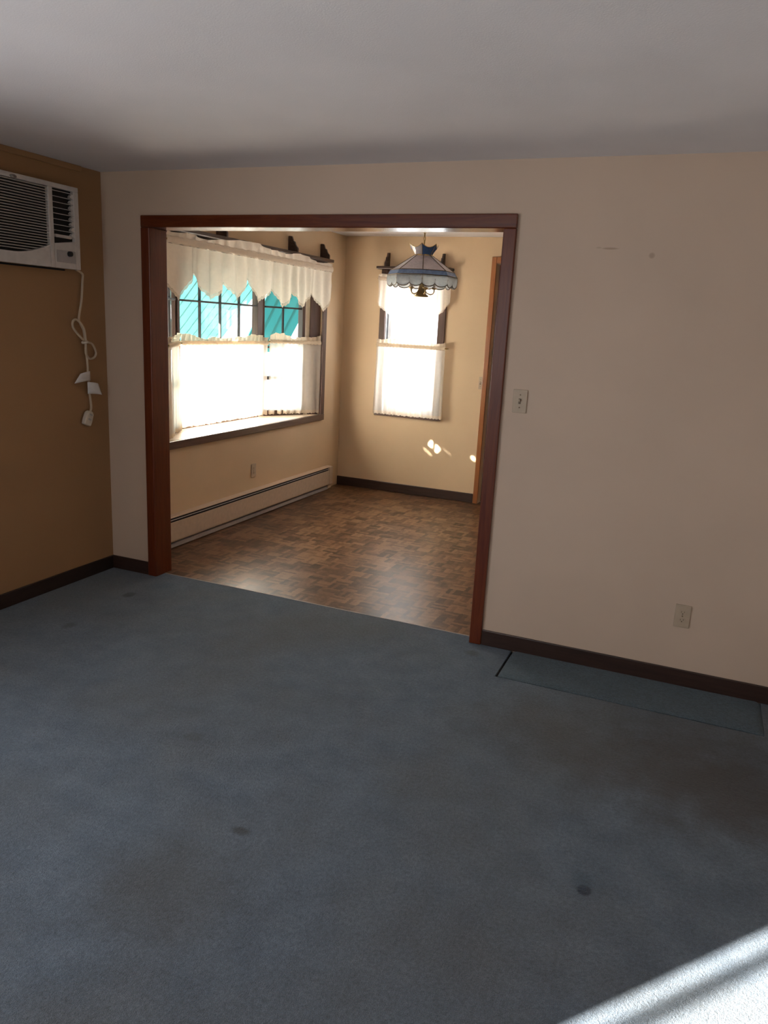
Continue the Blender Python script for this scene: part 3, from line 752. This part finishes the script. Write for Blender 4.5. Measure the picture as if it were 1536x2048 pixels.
# ------------------------------------------------------------------ switch, outlets
def plate_frame(loc, rotz): return Matrix.Translation(loc) @ Matrix.Rotation(rotz,4,'Z')
def switch_plate(loc, rotz, label, w=.072):
    t = thing('light_switch', label, 'light switch', loc); m = plate_frame(loc, rotz)     # local: x across, -y out of the wall
    MB().box(-w/2,w/2,-.006,-.0005,-.0575,.0575,M=m).build('cover_plate', M['ivory'], t, bevel=.0025)
    MB().box(-.006,.006,-.007,-.0058,-.013,.013,M=m).build('toggle_slot', M['ivory_dark'], t)
    MB().add([(-.004,-.006,-.006),(.004,-.006,-.006),(.004,-.006,.007),(-.004,-.006,.007),(-.0035,-.018,.004),(.0035,-.018,.004),(.0035,-.017,.010),(-.0035,-.017,.010)],
             [(0,1,5,4),(1,2,6,5),(2,3,7,6),(3,0,4,7),(4,5,6,7),(3,2,1,0)],M=m).build('toggle', M['ivory'], t)
    for zz in (.031,-.031):
        MB().lathe([(0,0),(.0036,0),(.003,.001),(0,.0012)],seg=12,M=m@Matrix.Translation((0,-.006,zz))@Matrix.Rotation(pi/2,4,'X')).build('screw', M['screw'], t)
    return t
def outlet_plate(loc, rotz, label):
    t = thing('electrical_outlet', label, 'outlet', loc, 'ivory wall outlets'); m = plate_frame(loc, rotz)
    MB().box(-.036,.036,-.006,-.0005,-.0575,.0575,M=m).build('cover_plate', M['ivory'], t, bevel=.0025)
    for zz in (.0195,-.0195):
        oc = [(.0165*math.cos(a)*1.0, zz+.0135*max(-.86,min(.86,math.sin(a)))) for a in [2*pi*i/24 for i in range(24)]]
        r = MB().prism(oc,-.0075,-.0055,axis='y',M=m).build('receptacle', M['ivory'], t)
        sl = MB(); sl.box(-.0075,-.0055,-.0082,-.0074,zz-.002,zz+.006,M=m); sl.box(.0055,.0075,-.0082,-.0074,zz-.001,zz+.006,M=m)
        sl.lathe([(0,0),(.0026,0),(.0026,.0006),(0,.0007)],seg=10,M=m@Matrix.Translation((0,-.0075,zz-.007))@Matrix.Rotation(pi/2,4,'X')); sl.build('slots', M['ivory_dark'], r)
    MB().lathe([(0,0),(.0036,0),(.003,.001),(0,.0012)],seg=12,M=m@Matrix.Translation((0,-.006,0))@Matrix.Rotation(pi/2,4,'X')).build('screw', M['screw'], t)
    return t
switch_plate((2.616,-.0005,1.3205), 0, 'ivory toggle light switch right of the oak cased opening')
outlet_plate((3.507,-.0005,.360), 0, 'ivory double outlet low on the tan living room wall above the carpet strip')
outlet_plate((.0005,1.70,.392), pi/2, 'ivory double outlet under the bay window above the baseboard heater')
switch_plate((1.474,D-.0005,1.163), 0, 'narrow pale switch plate beside the amber oak door casing', w=.034)

# ------------------------------------------------------------------ baseboard heater
hY0, hY1 = W+.003, 3.08
Hh = thing('baseboard_heater', 'long beige baseboard heater under the bay window', 'heater', (.001,1.6,0))
MB().box(.001,.010,hY0,hY1-.05,.03,.228).build('back_plate', M['dark'], Hh)
b = MB(); b.prism([(.001,.229),(.001,.234),(.060,.234),(.066,.231),(.066,.2285),(.058,.2295)], hY0, hY1-.06, axis='y'); b.build('top_cover', M['heater'], Hh)
b = MB(); b.prism([(.064,.2105),(.068,.2100),(.069,.2130),(.068,.2160),(.064,.2165)], hY0, hY1-.06, axis='y'); b.build('damper', M['heater_kick'], Hh)
b = MB(); b.prism([(.062,.197),(.070,.197),(.071,.060),(.066,.050),(.058,.050),(.058,.056),(.064,.062)], hY0, hY1-.06, axis='y'); b.build('front_cover', M['heater'], Hh)
MB().box(.018,.058,hY0,hY1-.06,.075,.228).build('dark_slot_backing', M['black'], Hh)  # black block behind the slots, their inner shade put into colour
b = MB(); b.prism([(.010,.004),(.055,.004),(.055,.030),(.050,.034),(.010,.034)], hY0, hY1-.06, axis='y'); b.build('kick_rail', M['heater_kick'], Hh)
b = MB(); b.prism([(.001,.010),(.001,.236),(.055,.236),(.075,.230),(.076,.052),(.060,.044),(.060,.010)], hY1-.075, hY1, axis='y'); b.build('end_cap', M['heater'], Hh, bevel=.006)

# ------------------------------------------------------------------ separate carpet strip by the wall
def strip():
    b = MB(); nx, ny = 60, 14
    def f(s, t):
        x = SX0+(SX1-SX0)*s; y = SY0+(-.014-SY0)*t
        e = min(s*(SX1-SX0), (1-s)*(SX1-SX0), t*.326)
        return Vector((x, y, .007*min(1, e/.012)**.5 - .002 + .0012*math.sin(9*x)*math.sin(14*y)))
    b.grid(f, nx, ny)
    b.box(SX0+.0005,SX1-.0005,SY0+.0005,-.0145,-.011,-.0025)
    return b.build('carpet_strip', M['carpet_blue'], recalc=False)
tag(strip(), 'unfaded blue carpet strip lying along the baseboard under the outlet', 'carpet')
